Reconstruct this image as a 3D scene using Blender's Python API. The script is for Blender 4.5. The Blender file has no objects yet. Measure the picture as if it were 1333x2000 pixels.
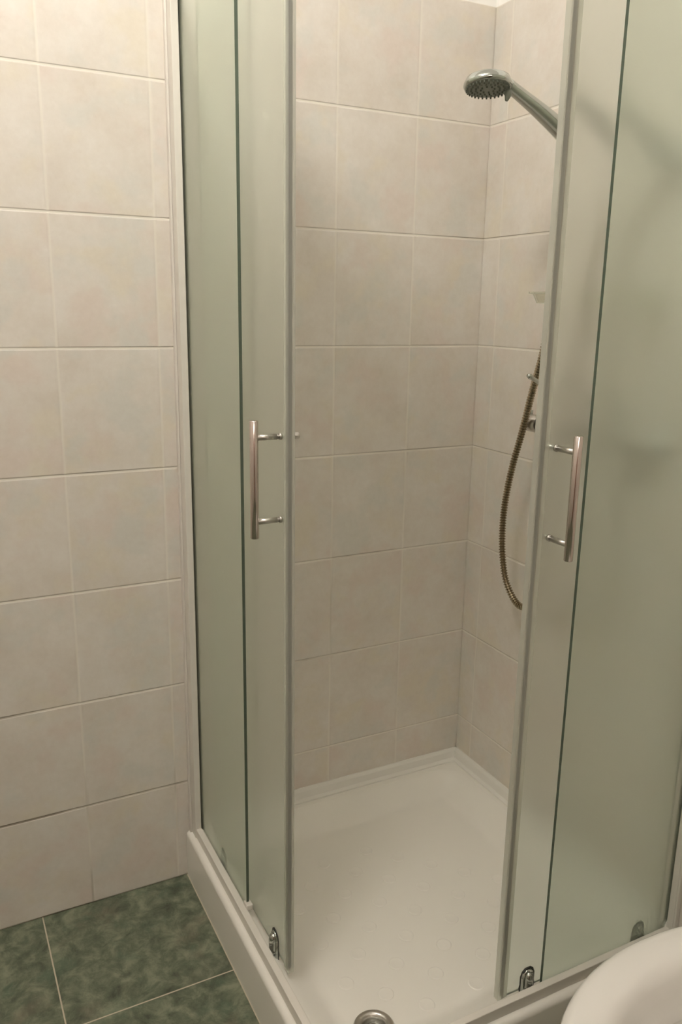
import bpy, bmesh, math, random
from mathutils import Vector, Matrix
S = bpy.context.scene
COL = S.collection

# ------------------------------------------------------------------ camera, light, exposure
CAM = Vector((-1.2429, -1.6855, 1.3318))
YAW, PITCH, ROLL, FPX = 0.4762, 0.2423, 0.0163, 1599.8
fw = Vector((math.sin(YAW)*math.cos(PITCH), math.cos(YAW)*math.cos(PITCH), -math.sin(PITCH)))
rt = Vector((math.cos(YAW), -math.sin(YAW), 0)); up = rt.cross(fw)
rt2 = rt*math.cos(ROLL) + up*math.sin(ROLL); up2 = -rt*math.sin(ROLL) + up*math.cos(ROLL)
cam = bpy.data.cameras.new('camera'); co = bpy.data.objects.new('camera', cam); COL.objects.link(co)
co.matrix_world = Matrix(((rt2.x, up2.x, -fw.x, CAM.x), (rt2.y, up2.y, -fw.y, CAM.y), (rt2.z, up2.z, -fw.z, CAM.z), (0, 0, 0, 1)))
cam.sensor_fit = 'HORIZONTAL'; cam.sensor_width = 36; cam.lens = 36*FPX/1333; cam.clip_start = .02
S.camera = co
S.view_settings.view_transform = 'Standard'; S.view_settings.look = 'None'
S.view_settings.gamma = 1; S.view_settings.use_curve_mapping = False
S.view_settings.exposure = 0.0
FILL_POS = (-1.35, -2.49, 2.18); FILL_E = 16.0  # fill light added behind the camera to lift the darker areas
LAMP = (-1.12, -.82, 2.38); LAMP_E = 47.0; LAMP_COL = (1.0, .945, .85)
w = bpy.data.worlds.new('world'); S.world = w; w.use_nodes = True
w.node_tree.nodes['Background'].inputs[0].default_value = (1, .85, .68, 1)
w.node_tree.nodes['Background'].inputs[1].default_value = .05
try:
    S.cycles.max_bounces = 14; S.cycles.diffuse_bounces = 6; S.cycles.transmission_bounces = 12
    S.cycles.use_denoising = True; S.cycles.caustics_refractive = True; S.cycles.caustics_reflective = True
    S.cycles.sample_clamp_indirect = 12
except Exception: pass

# ------------------------------------------------------------------ materials
def nt(name):
    m = bpy.data.materials.new(name); m.use_nodes = True
    t = m.node_tree; b = t.nodes['Principled BSDF']
    return m, t, b
def plain(name, col, rough=.5, metal=0, coat=0, spec=.5):
    m, t, b = nt(name)
    b.inputs['Base Color'].default_value = (*col, 1); b.inputs['Roughness'].default_value = rough
    b.inputs['Metallic'].default_value = metal; b.inputs['Coat Weight'].default_value = coat
    b.inputs['Coat Roughness'].default_value = .08; b.inputs['Specular IOR Level'].default_value = spec
    return m
def N(t, kind, **kw):
    n = t.nodes.new(kind)
    for k, v in kw.items(): setattr(n, k, v)
    return n
def mth(t, op, a, b=None, c=None):
    n = N(t, 'ShaderNodeMath', operation=op)
    for i, v in enumerate((a, b, c)):
        if v is None: continue
        if isinstance(v, (int, float)): n.inputs[i].default_value = v
        else: t.links.new(v, n.inputs[i])
    return n.outputs[0]
def mixc(t, f, a, b, mode='MIX'):
    n = N(t, 'ShaderNodeMix', data_type='RGBA', blend_type=mode)
    for i, v in ((0, f), (6, a), (7, b)):
        if isinstance(v, (int, float)): n.inputs[i].default_value = v
        elif isinstance(v, tuple): n.inputs[i].default_value = (*v, 1)
        else: t.links.new(v, n.inputs[i])
    return n.outputs[2]
def ramp(t, f, stops):
    n = N(t, 'ShaderNodeValToRGB'); e = n.color_ramp.elements
    while len(e) < len(stops): e.new(.5)
    for i, (p, c) in enumerate(stops): e[i].position = p; e[i].color = (*c, 1)
    t.links.new(f, n.inputs[0]); return n.outputs[0]
def smooth(t, v, lo, hi, a=1, b=0):
    n = N(t, 'ShaderNodeMapRange', interpolation_type='SMOOTHSTEP')
    t.links.new(v, n.inputs[0])
    for i, x in ((1, lo), (2, hi), (3, a), (4, b)): n.inputs[i].default_value = x
    return n.outputs[0]

def wall_tiles(name, axis, off):
    """glazed 20 x 25 cm wall tiles; axis = the wall's horizontal axis, off = one vertical joint"""
    m, t, b = nt(name)
    g = N(t, 'ShaderNodeNewGeometry'); s = N(t, 'ShaderNodeSeparateXYZ'); t.links.new(g.outputs['Position'], s.inputs[0])
    u = mth(t, 'DIVIDE', mth(t, 'SUBTRACT', s.outputs[axis], off), .2)
    v = mth(t, 'DIVIDE', s.outputs[2], .25)
    def dist(x, size):                       # distance in metres to the nearest joint
        f = mth(t, 'FRACT', mth(t, 'ADD', x, 20.5)); return mth(t, 'MULTIPLY', mth(t, 'ABSOLUTE', mth(t, 'SUBTRACT', f, .5)), size)
    du, dv = dist(u, .2), dist(v, .25)
    iu = mth(t, 'FLOOR', mth(t, 'ADD', u, 20)); iv = mth(t, 'FLOOR', v)
    cid = N(t, 'ShaderNodeCombineXYZ'); t.links.new(iu, cid.inputs[0]); t.links.new(iv, cid.inputs[1])
    wn = N(t, 'ShaderNodeTexWhiteNoise'); t.links.new(cid.outputs[0], wn.inputs[0])
    # every tile has its own patch of the cloudy glaze
    sc = N(t, 'ShaderNodeVectorMath', operation='SCALE'); t.links.new(wn.outputs['Color'], sc.inputs[0]); sc.inputs['Scale'].default_value = 7
    ad = N(t, 'ShaderNodeVectorMath', operation='ADD'); t.links.new(g.outputs['Position'], ad.inputs[0]); t.links.new(sc.outputs[0], ad.inputs[1])
    def noise(scale, detail, rough=.55, seed=0):
        n = N(t, 'ShaderNodeTexNoise', noise_dimensions='4D'); t.links.new(ad.outputs[0], n.inputs['Vector'])
        n.inputs['Scale'].default_value = scale; n.inputs['Detail'].default_value = detail; n.inputs['Roughness'].default_value = rough
        n.inputs['W'].default_value = seed; return n.outputs['Fac']
    base = ramp(t, noise(11, 5), [(.30, (.650, .588, .525)), (.5, (.712, .664, .612)), (.70, (.755, .722, .685))])
    base = mixc(t, smooth(t, noise(9, 3, seed=3), .51, .66, 0, .75), base, (.715, .65, .535))      # straw patches
    base = mixc(t, smooth(t, noise(8, 3, seed=8), .51, .66, 0, .80), base, (.70, .60, .545))       # rosy patches
    base = mixc(t, smooth(t, noise(10, 3, seed=14), .52, .66, 0, .7), base, (.64, .64, .605))     # grey patches
    fine = noise(70, 4, .7, 5)
    base = mixc(t, .28, base, ramp(t, fine, [(.3, (.62, .575, .515)), (.7, (.77, .735, .69))]))
    # joints: wide light bed for the horizontals, faint verticals
    pn = N(t, 'ShaderNodeTexNoise'); t.links.new(g.outputs['Position'], pn.inputs['Vector']); pn.inputs['Scale'].default_value = 2.3; pn.inputs['Detail'].default_value = 3
    hm = smooth(t, dv, .0012, .0024); vm = mth(t, 'MULTIPLY', smooth(t, du, .0011, .0032), .55)
    dirt = smooth(t, pn.outputs['Fac'], .50, .66, 0, 1)
    low = smooth(t, s.outputs[2], .25, 1.1, 1, .15)
    grout = mixc(t, mth(t, 'MULTIPLY', mth(t, 'MULTIPLY', dirt, low), .75), (.80, .76, .69), (.26, .21, .16))
    base = mixc(t, vm, base, grout); base = mixc(t, hm, base, grout)
    # thin dark line above part of each horizontal joint
    fz = mth(t, 'MULTIPLY', mth(t, 'SUBTRACT', mth(t, 'FRACT', mth(t, 'ADD', v, .5)), .5), .25)
    dark_line = mth(t, 'MULTIPLY', smooth(t, mth(t, 'ABSOLUTE', mth(t, 'SUBTRACT', fz, .0024)), .0004, .0014), mth(t, 'MULTIPLY_ADD', dirt, .5, .22))
    base = mixc(t, dark_line, base, (.22, .17, .12))
    t.links.new(base, b.inputs['Base Color'])
    hgt = mth(t, 'MAXIMUM', smooth(t, dv, .0010, .0040), mth(t, 'MULTIPLY', smooth(t, du, .0010, .0060), .45))
    hh = mth(t, 'ADD', mth(t, 'MULTIPLY', hgt, -1), mth(t, 'MULTIPLY', noise(22, 2, .5, 2), .10))
    bp = N(t, 'ShaderNodeBump'); bp.inputs['Strength'].default_value = .5; bp.inputs['Distance'].default_value = .0018
    t.links.new(hh, bp.inputs['Height']); t.links.new(bp.outputs[0], b.inputs['Normal'])
    t.links.new(mth(t, 'MULTIPLY_ADD', hm, .35, .42), b.inputs['Roughness'])
    b.inputs['Specular IOR Level'].default_value = .35
    return m

def floor_tiles():
    m, t, b = nt('green_floor_tile')
    g = N(t, 'ShaderNodeNewGeometry'); s = N(t, 'ShaderNodeSeparateXYZ'); t.links.new(g.outputs['Position'], s.inputs[0])
    def d(x, off, size):
        f = mth(t, 'FRACT', mth(t, 'ADD', mth(t, 'DIVIDE', mth(t, 'SUBTRACT', x, off), size), 20.5))
        return mth(t, 'MULTIPLY', mth(t, 'ABSOLUTE', mth(t, 'SUBTRACT', f, .5)), size)
    dm = mth(t, 'MINIMUM', d(s.outputs[0], -1.1085, .333), d(s.outputs[1], -.329, .333))
    def noise(scale, detail, w, rough=.6, dist=0):
        n = N(t, 'ShaderNodeTexNoise', noise_dimensions='4D'); t.links.new(g.outputs['Position'], n.inputs['Vector'])
        n.inputs['Scale'].default_value = scale; n.inputs['Detail'].default_value = detail; n.inputs['W'].default_value = w
        n.inputs['Roughness'].default_value = rough; n.inputs['Distortion'].default_value = dist
        return n.outputs['Fac']
    c = ramp(t, noise(26, 7, 1, .68, .5), [(.32, (.050, .062, .042)), (.48, (.125, .145, .098)), (.64, (.240, .262, .185))])
    c = mixc(t, smooth(t, noise(9, 4, 5), .52, .72, 0, .55), c, (.17, .145, .105))
    c = mixc(t, smooth(t, noise(14, 5, 9), .52, .68, 0, .5), c, (.075, .125, .085))
    c = mixc(t, smooth(t, noise(60, 5, 12), .58, .72, 0, .35), c, (.25, .27, .20))
    gm = smooth(t, dm, .0010, .0019)
    c = mixc(t, gm, c, (.52, .46, .36)); t.links.new(c, b.inputs['Base Color'])
    t.links.new(mth(t, 'MULTIPLY_ADD', gm, .3, .42), b.inputs['Roughness'])
    bp = N(t, 'ShaderNodeBump'); bp.inputs['Strength'].default_value = .5; bp.inputs['Distance'].default_value = .001
    t.links.new(mth(t, 'ADD', mth(t, 'MULTIPLY', gm, -1), mth(t, 'MULTIPLY', noise(40, 4, 3), .4)), bp.inputs['Height']); t.links.new(bp.outputs[0], b.inputs['Normal'])
    return m

def sheen(t):
    lw = N(t, 'ShaderNodeLayerWeight'); lw.inputs[0].default_value = .5
    return mth(t, 'MULTIPLY_ADD', mth(t, 'POWER', lw.outputs['Facing'], 3), .75, .03)
def frosted(name, tint, rough=.42, wref=.5, wtr=.25, wdif=.25, dcol=None, ior=1.25, wclear=0):
    m = bpy.data.materials.new(name); m.use_nodes = True; t = m.node_tree
    t.nodes.remove(t.nodes['Principled BSDF']); out = t.nodes['Material Output']
    rf = N(t, 'ShaderNodeBsdfRefraction'); rf.inputs['Color'].default_value = (*tint, 1); rf.inputs['Roughness'].default_value = rough; rf.inputs['IOR'].default_value = ior
    tr = N(t, 'ShaderNodeBsdfTranslucent'); tr.inputs['Color'].default_value = (*tint, 1)
    df = N(t, 'ShaderNodeBsdfDiffuse'); df.inputs['Color'].default_value = (*(dcol or tint), 1)
    gl = N(t, 'ShaderNodeBsdfGlossy'); gl.inputs['Roughness'].default_value = .30; gl.inputs['Color'].default_value = (.85, .93, .86, 1)
    m1 = N(t, 'ShaderNodeMixShader'); m1.inputs[0].default_value = wtr/(wref+wtr); t.links.new(rf.outputs[0], m1.inputs[1]); t.links.new(tr.outputs[0], m1.inputs[2])
    if wclear:
        tp = N(t, 'ShaderNodeBsdfTransparent'); tp.inputs['Color'].default_value = (*tint, 1)
        mc = N(t, 'ShaderNodeMixShader'); mc.inputs[0].default_value = wclear; t.links.new(m1.outputs[0], mc.inputs[1]); t.links.new(tp.outputs[0], mc.inputs[2]); m1 = mc
    m2 = N(t, 'ShaderNodeMixShader'); m2.inputs[0].default_value = wdif; t.links.new(m1.outputs[0], m2.inputs[1]); t.links.new(df.outputs[0], m2.inputs[2])
    geo = N(t, 'ShaderNodeNewGeometry')          # a thin sheet: the same bending whichever side the light comes from
    t.links.new(mth(t, 'MULTIPLY_ADD', geo.outputs['Backfacing'], 1/ior-ior, ior), rf.inputs['IOR'])
    m3 = N(t, 'ShaderNodeMixShader'); t.links.new(sheen(t), m3.inputs[0]); t.links.new(m2.outputs[0], m3.inputs[1]); t.links.new(gl.outputs[0], m3.inputs[2])
    t.links.new(m3.outputs[0], out.inputs['Surface'])
    return m

M = {}
M['tile_back'] = wall_tiles('beige_wall_tile_back', 0, -.1975)
M['tile_side'] = wall_tiles('beige_wall_tile_side', 1, -.064)
M['floor'] = floor_tiles()
M['paint'] = plain('white_paint', (.88, .87, .85), .7)
M['ceramic'] = plain('glossy_white_ceramic', (.85, .83, .80), .18, coat=.3)
M['tray'] = plain('white_acrylic', (.86, .84, .79), .30)
M['profile'] = plain('white_lacquered_profile', (.72, .69, .64), .30)
M['sealant'] = plain('white_sealant', (.80, .785, .745), .45)
M['chrome'] = plain('polished_chrome', (.50, .52, .49), .12, 1)
M['steel'] = plain('brushed_steel', (.62, .60, .57), .28, 1)
M['bar'] = plain('polished_steel_bar', (.60, .53, .50), .16, 1)
M['hose'] = plain('bronzed_hose_metal', (.36, .30, .21), .24, 1)
M['grey'] = plain('grey_spray_plate', (.205, .225, .19), .45)
M['nozzle'] = plain('grey_nozzle_rubber', (.15, .165, .14), .6)
M['greydark'] = plain('dark_rubber', (.05, .05, .045), .5)
M['edge'] = plain('green_glass_edge', (.085, .110, .085), .25)
M['glass'] = frosted('frosted_green_glass', (.950, .972, .950), .45, .84, .11, .05, (.66, .68, .63), 1.25, .06)
M['glass_clear'] = bpy.data.materials.new('smooth_glass_face'); M['glass_clear'].use_nodes = True
t = M['glass_clear'].node_tree; t.nodes.remove(t.nodes['Principled BSDF'])
tp = N(t, 'ShaderNodeBsdfTransparent'); tp.inputs['Color'].default_value = (.97, .99, .97, 1); gl = N(t, 'ShaderNodeBsdfGlossy'); gl.inputs['Roughness'].default_value = .12
mx_ = N(t, 'ShaderNodeMixShader')
t.links.new(sheen(t), mx_.inputs[0]); t.links.new(tp.outputs[0], mx_.inputs[1]); t.links.new(gl.outputs[0], mx_.inputs[2]); t.links.new(mx_.outputs[0], t.nodes['Material Output'].inputs['Surface'])
M['seal'] = frosted('milky_plastic_seal', (.95, .96, .93), .2, .5, .3, .22, (.82, .82, .77), 1.1, .3)
M['seal_dark'] = plain('seal_gap_shade', (.30, .29, .25), .4)  # darkness of the gap between seal and glass, put into the strip's colour
M['dish'] = frosted('clear_dish_plastic', (.93, .92, .88), .12, .7, .15, .10, None, 1.1, .45)
M['wood'] = plain('brown_door_wood', (.19, .075, .04), .4)
M['lamp'] = bpy.data.materials.new('opal_lamp_glass'); M['lamp'].use_nodes = True
t = M['lamp'].node_tree; b = t.nodes['Principled BSDF']; b.inputs['Emission Color'].default_value = (*LAMP_COL, 1); b.inputs['Emission Strength'].default_value = LAMP_E
b.inputs['Base Color'].default_value = (.8, .8, .8, 1)

M['fill_tube'] = M['lamp'].copy(); M['fill_tube'].name = 'fill_light_glow'
M['fill_tube'].node_tree.nodes['Principled BSDF'].inputs['Emission Strength'].default_value = FILL_E

# ------------------------------------------------------------------ helpers
def obj(name, bm, mats, parent=None, smooth_=False, bevel=0, seg=2, kind=None):
    me = bpy.data.meshes.new(name); bmesh.ops.recalc_face_normals(bm, faces=bm.faces); bm.to_mesh(me); bm.free()
    for m in (mats if isinstance(mats, (list, tuple)) else [mats]): me.materials.append(m)
    o = bpy.data.objects.new(name, me); COL.objects.link(o)
    if smooth_:
        for p in me.polygons: p.use_smooth = True
    if bevel:
        md = o.modifiers.new('bevel', 'BEVEL'); md.width = bevel; md.segments = seg; md.limit_method = 'ANGLE'; md.angle_limit = math.radians(40)
    if parent: o.parent = parent; o.matrix_parent_inverse = parent.matrix_world.inverted()
    if kind: o['kind'] = kind
    return o
def thing(name, label, cat, loc=(0, 0, 0), group=None):
    o = bpy.data.objects.new(name, None); COL.objects.link(o); o.location = loc; o.empty_display_size = .05
    o['label'] = label; o['category'] = cat
    if group: o['group'] = group
    bpy.context.view_layer.update(); return o
def box(bm, a, b, mi=0):
    a, b = [min(p, q) for p, q in zip(a, b)], [max(p, q) for p, q in zip(a, b)]
    v = [bm.verts.new((x, y, z)) for x in (a[0], b[0]) for y in (a[1], b[1]) for z in (a[2], b[2])]
    fs = []
    for q in ((0, 1, 3, 2), (4, 6, 7, 5), (0, 4, 5, 1), (2, 3, 7, 6), (0, 2, 6, 4), (1, 5, 7, 3)):
        f = bm.faces.new([v[i] for i in q]); f.material_index = mi; fs.append(f)
    return fs
def bx(*ab):
    bm = bmesh.new()
    for a, b in ab: box(bm, a, b)
    return bm
def frame_at(d, hint=Vector((0, 0, 1))):
    d = Vector(d).normalized()
    if abs(d.dot(hint)) > .98: hint = Vector((1, 0, 0))
    a = d.cross(hint).normalized(); return d, a, d.cross(a).normalized()
def tube(bm, pts, rads, n=16, cap=True, mi=0):
    """round section swept along pts; a radius may be (ra, rb) for an oval"""
    pts = [Vector(p) for p in pts]; rings = []
    d0, a, b = frame_at(pts[1]-pts[0])
    for i, p in enumerate(pts):
        d = (pts[min(i+1, len(pts)-1)] - pts[max(i-1, 0)])
        if d.length < 1e-9: d = d0
        d = d.normalized(); a = (a - d*a.dot(d)).normalized(); b = d.cross(a)
        r = rads[i] if isinstance(rads, (list, tuple)) else rads
        ra, rb = r if isinstance(r, tuple) else (r, r)
        rings.append([bm.verts.new(p + a*ra*math.cos(2*math.pi*k/n) + b*rb*math.sin(2*math.pi*k/n)) for k in range(n)]); d0 = d
    for i in range(len(rings)-1):
        for k in range(n):
            f = bm.faces.new((rings[i][k], rings[i][(k+1) % n], rings[i+1][(k+1) % n], rings[i+1][k])); f.material_index = mi
    if cap:
        for rg in (rings[0][::-1], rings[-1]):
            f = bm.faces.new(rg); f.material_index = mi
def lathe(bm, origin, axis, prof, n=40, mi=0):
    """prof: list of (radius, distance along axis)"""
    d, a, b = frame_at(axis); o = Vector(origin); rings = []
    for r, h in prof:
        if r < 1e-6: rings.append([bm.verts.new(o + d*h)])
        else: rings.append([bm.verts.new(o + d*h + (a*math.cos(2*math.pi*k/n) + b*math.sin(2*math.pi*k/n))*r) for k in range(n)])
    for p, q in zip(rings, rings[1:]):
        for k in range(n):
            k2 = (k+1) % n
            if len(p) == 1 and len(q) == 1: continue
            vs = (p[0], q[k2], q[k]) if len(p) == 1 else (p[k], p[k2], q[0]) if len(q) == 1 else (p[k], p[k2], q[k2], q[k])
            f = bm.faces.new(vs); f.material_index = mi
def prism(bm, poly, y0, y1, plane):
    """extrude a polygon; plane 'xz' runs along y, 'yz' runs along x"""
    mk = (lambda u, v, t: (u, t, v)) if plane == 'xz' else (lambda u, v, t: (t, u, v))
    A = [bm.verts.new(mk(u, v, y0)) for u, v in poly]; B = [bm.verts.new(mk(u, v, y1)) for u, v in poly]
    bm.faces.new(A[::-1]); bm.faces.new(B)
    for i in range(len(poly)):
        j = (i+1) % len(poly); bm.faces.new((A[i], A[j], B[j], B[i]))
def catmull(pts, n=12):
    P = [Vector(p) for p in pts]; P = [P[0]*2-P[1]] + P + [P[-1]*2-P[-2]]; out = []
    for i in range(1, len(P)-2):
        for k in range(n):
            t_ = k/n; a, b_, c, d = P[i-1:i+3]
            out.append(.5*((2*b_) + (c-a)*t_ + (2*a-5*b_+4*c-d)*t_**2 + (3*b_-a-3*c+d)*t_**3))
    out.append(P[-2]); return out

# ------------------------------------------------------------------ room
XL, YF, ZC, TT = -2.15, -2.55, 2.52, .008        # left wall, wall behind the camera, ceiling, tile thickness
def structure(name, bm, mat, parent=None):
    o = obj(name, bm, mat, parent)
    if not parent: o['kind'] = 'structure'
    return o
structure('floor', bx(((XL-.1, YF-.1, -.1), (.1, .1, 0))), M['floor'])
structure('ceiling', bx(((XL-.1, YF-.1, ZC), (.1, .1, ZC+.1))), M['paint'])
wb = structure('wall_back', bx(((XL-.1, TT, 0), (.1, .1, ZC))), M['paint'])
obj('tiling', bx(((XL, 0, 0), (TT, TT, 2.0))), M['tile_back'], wb, bevel=.002)
wr = structure('wall_right', bx(((TT, YF, 0), (.1, TT, ZC))), M['paint'])
obj('tiling', bx(((0, YF, 0), (TT, 0, 2.0))), M['tile_side'], wr, bevel=.002)
wl = structure('wall_left', bx(((XL-.1, YF, 0), (XL-TT, TT, ZC))), M['paint'])
obj('tiling', bx(((XL-TT, YF, 0), (XL, 0, 2.0))), M['tile_side'], wl)
wf = structure('wall_front', bx(((XL-.1, YF-.1, 0), (-1.75, YF, ZC)), ((-.95, YF-.1, 0), (.1, YF, ZC)), ((-1.75, YF-.1, 2.05), (-.95, YF, ZC))), M['tile_back'])
d1 = structure('door_1', bx(((-1.71, YF-.05, .005), (-.99, YF-.01, 2.01))), M['wood'])
obj('door_frame', bx(((-1.75, YF-.1, 0), (-1.71, YF+.012, 2.05)), ((-.99, YF-.1, 0), (-.95, YF+.012, 2.05)), ((-1.71, YF-.1, 2.01), (-.99, YF+.012, 2.05))), M['wood'], d1)
bm = bmesh.new(); lathe(bm, (-1.06, YF-.012, 1.02), (0, 1, 0), [(0, 0), (.024, 0), (.024, .007), (.009, .010), (.009, .05), (0, .05)], 24)
tube(bm, [(-1.06, YF+.035, 1.02), (-1.17, YF+.035, 1.02)], .008); obj('door_handle', bm, M['steel'], d1, True)
# light sealing strips where the tiles meet the tray
bm = bmesh.new(); prism(bm, [(0, .152), (-.004, .152), (-.009, .145), (-.013, .129), (-.020, .124), (-.020, .1195), (0, .1195)], -.762, 0, 'yz')
obj('trim_1', bm, M['sealant'], kind='structure')
bm = bmesh.new(); prism(bm, [(0, .152), (-.004, .152), (-.009, .145), (-.013, .129), (-.020, .124), (-.020, .1195), (0, .1195)], -.762, 0, 'xz')
obj('trim_2', bm, M['sealant'], kind='structure')
# ceiling lamp, the light of the room
lamp = thing('ceiling_lamp', 'round opal glass ceiling lamp above the middle of the bathroom', 'lamp', (LAMP[0], LAMP[1], ZC))
bm = bmesh.new(); lathe(bm, (LAMP[0], LAMP[1], ZC), (0, 0, -1), [(0, 0), (.07, 0), (.07, .02), (.02, .04), (.02, ZC-LAMP[2]-.115), (0, ZC-LAMP[2]-.115)], 32); obj('ceiling_rose', bm, M['chrome'], lamp, True)
bm = bmesh.new(); lathe(bm, LAMP, (0, 0, 1), [(.12*math.sin(math.pi*i/16), -.12*math.cos(math.pi*i/16)) for i in range(17)], 32); obj('glass_globe', bm, M['lamp'], lamp, True)

fill = thing('fill_light', 'added fill light, a long glowing tube above the brown door behind the camera', 'lamp', (FILL_POS[0], YF, FILL_POS[2]))  # unseen fill light, added to brighten the shower and the lower walls
obj('fill_light_housing', bx(((FILL_POS[0]-.46, YF, FILL_POS[2]-.03), (FILL_POS[0]+.46, YF+.02, FILL_POS[2]+.03))), M['chrome'], fill, bevel=.003)
bm = bmesh.new(); tube(bm, [(FILL_POS[0]-.45, FILL_POS[1]+.01, FILL_POS[2]), (FILL_POS[0]+.45, FILL_POS[1]+.01, FILL_POS[2])], .028, 20); obj('fill_light_tube', bm, M['fill_tube'], fill, True)

# ------------------------------------------------------------------ shower tray
TX, RIM, BAS = -.775, .120, .078
DR = (-.622, -.645)
def ss(x): x = max(0, min(1, x)); return x*x*(3-2*x)
def tray_z(x, y):
    do = min(x-TX, y-TX)                                # from the two free edges
    z = RIM
    r = .013
    if do < r: z = RIM - (r - math.sqrt(max(0, r*r-(r-do)**2)))
    # basin as a rounded rectangle
    x0, x1, y0, y1, R = TX+.037, -.034, TX+.037, -.034, .07
    cx, cy = (x0+x1)/2, (y0+y1)/2; qx = abs(x-cx)-(x1-x0)/2+R; qy = abs(y-cy)-(y1-y0)/2+R
    sd = -(math.hypot(max(qx, 0), max(qy, 0)) + min(max(qx, qy), 0) - R)
    if sd > 0:
        wdt = .075
        if sd < wdt: z = min(z, RIM - .0015 - (RIM-.0015-BAS)*math.sin(math.pi/2*(sd/wdt))**1.35)
        else: z = BAS
    rd = math.hypot(x-DR[0], y-DR[1])
    if rd < .034: z -= .02*ss((.034-rd)/.006)
    return z
def lin():
    s = set(); v = 0
    for i in range(9): s.add(round(.013*(1-math.cos(math.pi/2*i/8)), 5))
    L = sorted(s); x = .013
    while x < .775-.0001: x += .0042; L.append(min(x, .775))
    for e in (.741, .742, .739, .037, .038): L.append(e)
    return [TX+q for q in sorted(set(L))]
bm = bmesh.new(); G = lin(); n = len(G)
V = [[bm.verts.new((x, y, tray_z(x, y))) for y in G] for x in G]
for i in range(n-1):
    for j in range(n-1): bm.faces.new((V[i][j], V[i+1][j], V[i+1][j+1], V[i][j+1]))
ring = [V[i][0] for i in range(n)] + [V[n-1][j] for j in range(1, n)] + [V[i][n-1] for i in range(n-2, -1, -1)] + [V[0][j] for j in range(n-2, 0, -1)]
low = [bm.verts.new((v.co.x, v.co.y, 0.0)) for v in ring]
for i in range(len(ring)):
    j = (i+1) % len(ring); bm.faces.new((ring[i], low[i], low[j], ring[j]))
# anti-slip discs, a staggered lattice around the drain
for i in range(-1, 10):
    for j in range(-1, 10):
        if (i+j) % 2 or (i == 0 and j == 0): continue
        x, y = DR[0]+.0563*i, DR[1]+.0553*j
        if min(x-TX, y-TX) < .125 or max(x, y) > -.17 or i+j > 13: continue
        lathe(bm, (x, y, BAS-.0005), (0, 0, 1), [(.0160, 0), (.0152, .0014), (.0140, .0019), (.0125, .0016), (0, .0014)], 28)
tray = thing('shower_tray', 'white square shower tray with raised anti-slip circles, on the green tiled floor', 'shower tray', (-.39, -.39, 0))
obj('basin', bm, M['tray'], tray, True)
bm = bmesh.new(); lathe(bm, (DR[0], DR[1], BAS), (0, 0, 1), [(.0365, -.001), (.0375, .0015), (.0350, .0042), (.0290, .0050), (.0245, .0035), (.0225, -.004), (.0215, -.013), (0, -.013)], 48)
dr = obj('drain', bm, M['steel'], tray, True)
bm = bmesh.new(); lathe(bm, (DR[0], DR[1], BAS), (0, 0, 1), [(.0165, -.0125), (.0168, -.006), (.0150, -.0025), (.010, -.001), (0, -.0005)], 36)
obj('drain_plug', bm, M['chrome'], dr, True)

# ------------------------------------------------------------------ shower enclosure
ZT = 1.925
enc = thing('shower_enclosure', 'square corner shower enclosure with frosted green glass panels, standing on the white tray', 'shower enclosure', (-.75, -.75, RIM))
SW = lambda p: (p[1], p[0], p[2])            # mirror about the diagonal: left side <-> right side
def side(sw, pr):
    f = SW if sw else (lambda p: p)
    def B(*ab): return bx(*[(f(a), f(b_)) for a, b_ in ab])
    # wall profile: outer leg, front lip, groove
    bm = B(((-.768, 0, RIM), (-.7635, -min(.012, pr), ZT)), ((-.7635, 0, RIM), (-.7490, -pr, ZT)), ((-.7385, 0, RIM), (-.7350, -pr, ZT)), ((-.7490, -.0, RIM), (-.7385, -.004, ZT)))
    obj('wall_profile', bm, M['profile'], enc, bevel=.0012)
    end = -.7451 if sw else -.7615
    # bottom rail on the tray rim
    obj('bottom_rail', B(((-.7615, -pr, RIM), (-.7480, end, .143)), ((-.7480, -pr, RIM), (-.7455, end, .140))), M['profile'], enc, bevel=.003, seg=3)
    obj('top_rail', B(((-.7615, -pr, ZT-.020), (-.7455, end, ZT)), ((-.7455, -pr, ZT-.004), (-.720, end+.04, ZT)), ((-.7225, -pr, ZT-.018), (-.720, end+.04, ZT-.004))), M['profile'], enc, bevel=.002)
    # fixed pane
    bm = bmesh.new()
    for fc in box(bm, f((-.7450, -.005, .132)), f((-.7392, -.326, ZT-.01))): pass
    bm.faces.ensure_lookup_table()
    for fc in bm.faces:
        nrm = fc.normal if fc.normal.length else fc.calc_center_median(); fc.normal_update(); nrm = fc.normal
        if abs(nrm[1 if sw else 0]) < .5: fc.material_index = 1
        elif fc.calc_center_median()[1 if sw else 0] > -.742: fc.material_index = 2
    fx = obj('fixed_panel', bm, [M['glass'], M['edge'], M['glass_clear']], enc)
    if not sw: obj('end_clip', B(((-.7480, -.318, .138), (-.7352, -.338, .150))), M['profile'], fx, bevel=.0015)
    return f, B
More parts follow.
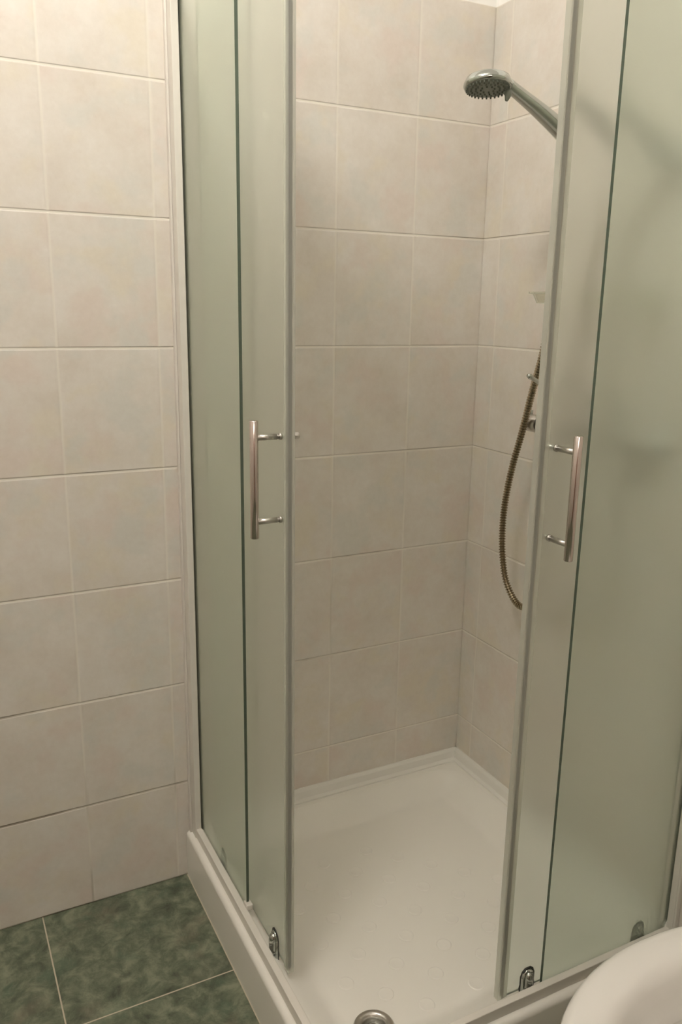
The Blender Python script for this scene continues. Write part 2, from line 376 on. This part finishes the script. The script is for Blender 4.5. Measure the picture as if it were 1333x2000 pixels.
def door(sw, lead, zb):
    """lead: free edge of the sliding pane, trail: the edge near the wall"""
    f = SW if sw else (lambda p: p)
    def B(*ab): return bx(*[(f(a), f(b_)) for a, b_ in ab])
    trail = lead + .400
    bm = bmesh.new(); box(bm, f((-.7300, trail, zb)), f((-.7245, lead+.014, ZT-.008)))
    for fc in bm.faces:
        fc.normal_update()
        if abs(fc.normal[1 if sw else 0]) < .5: fc.material_index = 1
        elif fc.calc_center_median()[1 if sw else 0] > -.727: fc.material_index = 2
    d = obj('sliding_door', bm, [M['glass'], M['edge'], M['glass_clear']], enc)
    bm = bmesh.new()
    box(bm, f((-.7330, lead+.0105, zb)), f((-.7215, lead, ZT-.02)), 0)
    box(bm, f((-.7322, lead+.0125, zb)), f((-.7223, lead+.0105, ZT-.02)), 1)
    box(bm, f((-.7318, lead+.0210, zb)), f((-.7303, lead+.0125, ZT-.02)), 0)
    obj('edge_seal', bm, [M['seal'], M['seal_dark']], d)
    # pull handle
    hy, hz0, hz1 = lead+.036, .994, 1.132
    if sw: hz0, hz1 = .988, 1.131
    bm = bmesh.new(); zc = (hz0+hz1)/2
    tube(bm, [f((-.777, hy, zc-.0965)), f((-.777, hy, zc-.0955)), f((-.777, hy, zc+.0955)), f((-.777, hy, zc+.0965))], [.0062, .0070, .0070, .0062], 24)
    h = obj('pull_handle', bm, M['bar'], d, True)
    for z in (hz0, hz1):
        bm = bmesh.new(); tube(bm, [f((-.774, hy, z)), f((-.738, hy, z))], .0048, 20); tube(bm, [f((-.738, hy, z)), f((-.7368, hy, z)), f((-.7302, hy, z))], [.0048, .0038, .0038], 20)
        tube(bm, [f((-.7336, hy, z)), f((-.7302, hy, z))], .0056, 20)
        if z == hz1:
            tube(bm, [f((-.7243, hy, z)), f((-.710, hy, z)), f((-.708, hy, z)), f((-.700, hy, z)), f((-.698, hy, z))], [.0035, .0035, .0056, .0056, .0040], 20)
        else: tube(bm, [f((-.7243, hy, z)), f((-.7215, hy, z))], .0050, 20)
        obj('post', bm, M['steel'], d, True)
    # bottom roller guides
    up_ = 0 if sw else .004
    for y in (lead+.067, trail-.060):
        bm = bmesh.new()
        prism_pts = [(a_*1.3, z_+up_) for a_, z_ in ((-.011, .108), (-.011, .150), (-.0085, .160), (-.004, .1655), (.004, .1655), (.0085, .160), (.011, .150), (.011, .108))]
        A = [bm.verts.new(f((-.7315, y+u, v))) for u, v in prism_pts]; Bv = [bm.verts.new(f((-.7355, y+u*.85, v-.001))) for u, v in prism_pts]
        bm.faces.new(A); bm.faces.new(Bv[::-1])
        for i in range(len(A)): bm.faces.new((A[i], A[(i+1) % 8], Bv[(i+1) % 8], Bv[i]))
        tube(bm, [f((-.7350, y, .124)), f((-.7350, y, .148+up_)), f((-.7350, y, .157+up_)), f((-.7350, y, .161+up_))], [.0085, .0090, .0075, .0025], 18)
        r = obj('roller_guide', bm, M['chrome'], d, True)
        for p in r.data.polygons: p.use_smooth = len(p.vertices) == 4 and p.area < 4e-5
        bm = bmesh.new(); tube(bm, [f((-.7385, y, .129)), f((-.7360, y, .129))], .0085, 20); tube(bm, [f((-.7312, y, .128)), f((-.7302, y, .128))], .018, 20)
        A = [bm.verts.new(f((-.7304, y+u*1.16, v+(.003 if v > .13 else 0)))) for u, v in prism_pts]; Bv = [bm.verts.new(f((-.7314, y+u*1.16, v+(.003 if v > .13 else 0)))) for u, v in prism_pts]
        bm.faces.new(A); bm.faces.new(Bv[::-1])
        for i in range(8): bm.faces.new((A[i], A[(i+1) % 8], Bv[(i+1) % 8], Bv[i]))
        obj('roller', bm, M['greydark'], d, True)
side(False, .038); side(True, .011)
door(False, -.5125, .127); door(True, -.417, .124)

# ------------------------------------------------------------------ fittings on the right wall
HC = Vector((-.304, -.40, 1.718)); HN = Vector((-.06, -.13, -.985)).normalized()
hs = thing('hand_shower', 'chrome hand shower with a round grey spray face, held high on the right wall', 'shower head', tuple(HC))
bm = bmesh.new(); lathe(bm, HC, HN, [(0, -.020), (.012, -.0195), (.026, -.016), (.038, -.010), (.0418, -.003), (.0430, .002), (.0412, .0055), (.0392, .006)], 56)
obj('head_shell', bm, M['chrome'], hs, True)
bm = bmesh.new(); lathe(bm, HC, HN, [(.0395, .004), (.0391, .0068), (.030, .0075), (0, .0078)], 56)
fp = obj('spray_face', bm, M['grey'], hs, True)
bm = bmesh.new(); d_, a_, b_ = frame_at(HN)
for rr, k in ((.0372, 32), (.029, 22), (.021, 16), (.012, 8)):
    for i in range(k):
        an = 2*math.pi*i/k; p = HC + (a_*math.cos(an)+b_*math.sin(an))*rr
        lathe(bm, p, HN, [(.0017, .0060), (.0015, .0100), (0, .0103)], 8)
obj('nozzles', bm, M['nozzle'], fp, True)
P0 = HC + Vector((.038, 0, .002)); P1 = Vector((-.052, -.400, 1.615))
tab = HC + Vector((.030, -.020, -.012))
bm = bmesh.new(); tube(bm, [tab, tab+Vector((-.002, -.002, -.006)), tab+Vector((-.006, -.004, -.015))], [.007, .006, .003], 12); obj('selector_lever', bm, M['grey'], hs, True)
bm = bmesh.new(); dirv = (P1-P0)
hp, hr = [], []
for i in range(25):
    s_ = i/24; p = P0 + dirv*s_ + Vector((0, 0, .008*math.sin(math.pi*s_) + .006*(1-s_)**3)); hp.append(p)
    hr.append((.0125+.0075*ss(s_*1.25), .0105+.0065*ss(s_*1.25)))
tube(bm, hp, hr, 28); obj('handle', bm, M['chrome'], hs, True)
# wall holder behind the right door
ho = thing('shower_holder', 'chrome wall holder gripping the hand shower, seen blurred behind the right sliding door', 'shower holder', (0, -.40, 1.60))
bm = bmesh.new(); lathe(bm, (0, -.400, 1.596), (-1, 0, 0), [(0, 0), (.026, 0), (.026, .006), (.020, .012), (.013, .018), (.012, .030), (0, .030)], 32); obj('wall_plate', bm, M['chrome'], ho, True)
bm = bmesh.new(); ax = dirv.normalized(); c0 = P1 + ax*(-.014)
lathe(bm, c0, ax, [(.0225, 0), (.0265, .003), (.0265, .034), (.0200, .037), (.0195, .02), (.0225, 0)], 32); obj('cradle', bm, M['chrome'], ho, True)
# hose
def smp(l): return catmull(l, 14)
base = P1 + ax*.012
hpath = smp([base, base+ax*.03+Vector((0, 0, -.03)), (-.080, -.402, 1.50), (-.108, -.386, 1.38), (-.100, -.361, 1.265), (-.088, -.320, 1.17), (-.080, -.285, 1.075), (-.080, -.262, 1.00), (-.080, -.246, .925), (-.080, -.241, .86), (-.080, -.247, .79), (-.080, -.270, .725), (-.080, -.320, .688), (-.078, -.370, .72), (-.070, -.395, .80), (-.062, -.400, .92), (-.060, -.400, 1.052)])
# resample evenly, one rib every 4.6 mm
L = [0]
for p, q in zip(hpath, hpath[1:]): L.append(L[-1]+(q-p).length)
def at_len(s):
    for i in range(len(L)-1):
        if L[i+1] >= s: return hpath[i].lerp(hpath[i+1], (s-L[i])/max(1e-9, L[i+1]-L[i]))
    return hpath[-1]
step = .00155; k = int(L[-1]/step); bm = bmesh.new()
tube(bm, [at_len(i*step) for i in range(k)], [(.0052, .0078, .0078, .0052)[i % 4] for i in range(k)], 14)
hz = obj('shower_hose', bm, M['hose'], None, False)
hz['label'] = 'ribbed bronze-coloured metal shower hose hanging in a loop in front of the right wall'; hz['category'] = 'shower hose'
# mixer
mx = thing('shower_mixer', 'chrome shower mixer tap on the right wall, mostly behind the right sliding door', 'tap', (0, -.385, 1.10))
bm = bmesh.new()
tube(bm, [(-.052, -.272, 1.097), (-.052, -.276, 1.097), (-.052, -.300, 1.097), (-.052, -.306, 1.097), (-.052, -.325, 1.097)], [.014, .019, .019, .015, .013], 24)
tube(bm, [(-.052, -.300, 1.097), (-.052, -.345, 1.097), (-.056, -.360, 1.098), (-.056, -.410, 1.098), (-.052, -.425, 1.097), (-.052, -.470, 1.097), (-.052, -.498, 1.097)], [.0150, .0160, .0225, .0225, .0160, .0165, .0160], 28)
tube(bm, [(-.058, -.385, 1.10), (-.064, -.385, 1.130), (-.066, -.385, 1.142)], [.0215, .0215, .0180], 28)
tube(bm, [(-.056, -.400, 1.085), (-.060, -.400, 1.050)], .011, 16)
obj('body', bm, M['steel'], mx, True)
for y in (-.312, -.458):
    bm = bmesh.new(); lathe(bm, (0, y, 1.097), (-1, 0, 0), [(0, 0), (.030, 0), (.031, .004), (.026, .012), (.014, .016), (.013, .045), (0, .045)], 32); obj('wall_flange', bm, M['chrome'], mx, True)
bm = bmesh.new(); tube(bm, [(-.066, -.385, 1.140), (-.072, -.385, 1.158), (-.085, -.386, 1.170), (-.120, -.388, 1.190), (-.150, -.390, 1.205), (-.156, -.390, 1.2085), (-.162, -.390, 1.211)], [.017, .013, .0075, .0050, .0042, .0058, .0030], 18)
obj('lever', bm, M['chrome'], mx, True)
bm = bmesh.new(); tube(bm, [(-.052, -.277, 1.110), (-.052, -.277, 1.124)], [.004, .0055], 14); obj('diverter_knob', bm, M['chrome'], mx, True)
# soap dish
sd_ = thing('soap_dish', 'small clear plastic soap dish on the right wall, half hidden by the right sliding door', 'soap dish', (0, -.34, 1.36))
bm = bmesh.new()
def rr(x0, x1, y0, y1, z, r=.012, n=5):
    o = []
    for cx_, cy_, a0 in ((x1-r, y1-r, 0), (x0+r, y1-r, 90), (x0+r, y0+r, 180), (x1-r, y0+r, 270)):
        for i in range(n+1):
            an = math.radians(a0+90*i/n); o.append(bm.verts.new((cx_+r*math.cos(an), cy_+r*math.sin(an), z)))
    return o
R_ = [rr(-.088, -.001, -.422, -.278, 1.374), rr(-.088, -.001, -.422, -.278, 1.3705), rr(-.084, -.003, -.413, -.287, 1.369), rr(-.078, -.004, -.407, -.293, 1.351), rr(-.076, -.006, -.405, -.295, 1.353), rr(-.082, -.005, -.411, -.289, 1.372)]
for a, b_ in ((R_[0], R_[1]), (R_[1], R_[2]), (R_[2], R_[3]), (R_[4], R_[5]), (R_[5], R_[0])):
    for i in range(len(a)):
        j = (i+1) % len(a); bm.faces.new((a[i], a[j], b_[j], b_[i]))
bm.faces.new(R_[3]); bm.faces.new(R_[4])
obj('dish', bm, M['dish'], sd_, False)
bm = bx(((-.003, -.365, 1.345), (0, -.335, 1.372))); obj('wall_bracket', bm, M['dish'], sd_, bevel=.001)

# ------------------------------------------------------------------ toilet
to = thing('toilet', 'white glossy ceramic toilet bowl in the foreground beside the right shower panel', 'toilet', (-.28, -1.13, 0))
def egg(sc_, z, grow=0, cx_=-.335, cy_=-1.128):
    """plan outline: nose to -x, back end near the wall"""
    o = []
    for i in range(64):
        an = 2*math.pi*i/64; c, s = math.cos(an), math.sin(an)
        a = (.277 if c < 0 else .285); bb = .183
        e = 1.0 if c < 0 else .85
        o.append((cx_+(a+grow)*math.copysign(abs(c)**e, c)*sc_, cy_+(bb+grow)*s*sc_*(1-.10*max(0, c)**2), z))
    return o
def loft(bm, rings, cap0=True, cap1=True):
    Rg = [[bm.verts.new(p) for p in r] for r in rings]
    for a, b_ in zip(Rg, Rg[1:]):
        for i in range(len(a)): bm.faces.new((a[i], a[(i+1) % len(a)], b_[(i+1) % len(a)], b_[i]))
    if cap0: bm.faces.new(Rg[0][::-1])
    if cap1: bm.faces.new(Rg[-1])
bm = bmesh.new(); Z = .400
rings = [egg(.60, .16, 0, -.27), egg(.72, .22, 0, -.29), egg(.86, .29, 0, -.31), egg(.95, .34), egg(.985, .372), egg(1, .384, -.001), egg(1, .392, -.004), egg(1, .3975, -.010), egg(1, .4000, -.018), egg(1, .4005, -.030), egg(1, .4000, -.045), egg(1, .3980, -.054), egg(1, .3925, -.065), egg(1, .3790, -.073), egg(1, .3560, -.078), egg(1, .330, -.082), egg(1, .316, -.086), egg(1, .310, -.084), egg(1, .296, -.082), egg(.97, .27, -.095), egg(.9, .245, -.095), egg(.8, .28, -.09), egg(.6, .22, -.085), egg(.3, .19, -.07)]
loft(bm, rings); tb = obj('bowl', bm, M['ceramic'], to, True)
bm = bmesh.new(); loft(bm, [egg(.62, 0, 0, -.24), egg(.60, .03, 0, -.24), egg(.56, .10, 0, -.25), egg(.605, .165, 0, -.27)]); obj('pedestal', bm, M['ceramic'], to, True)
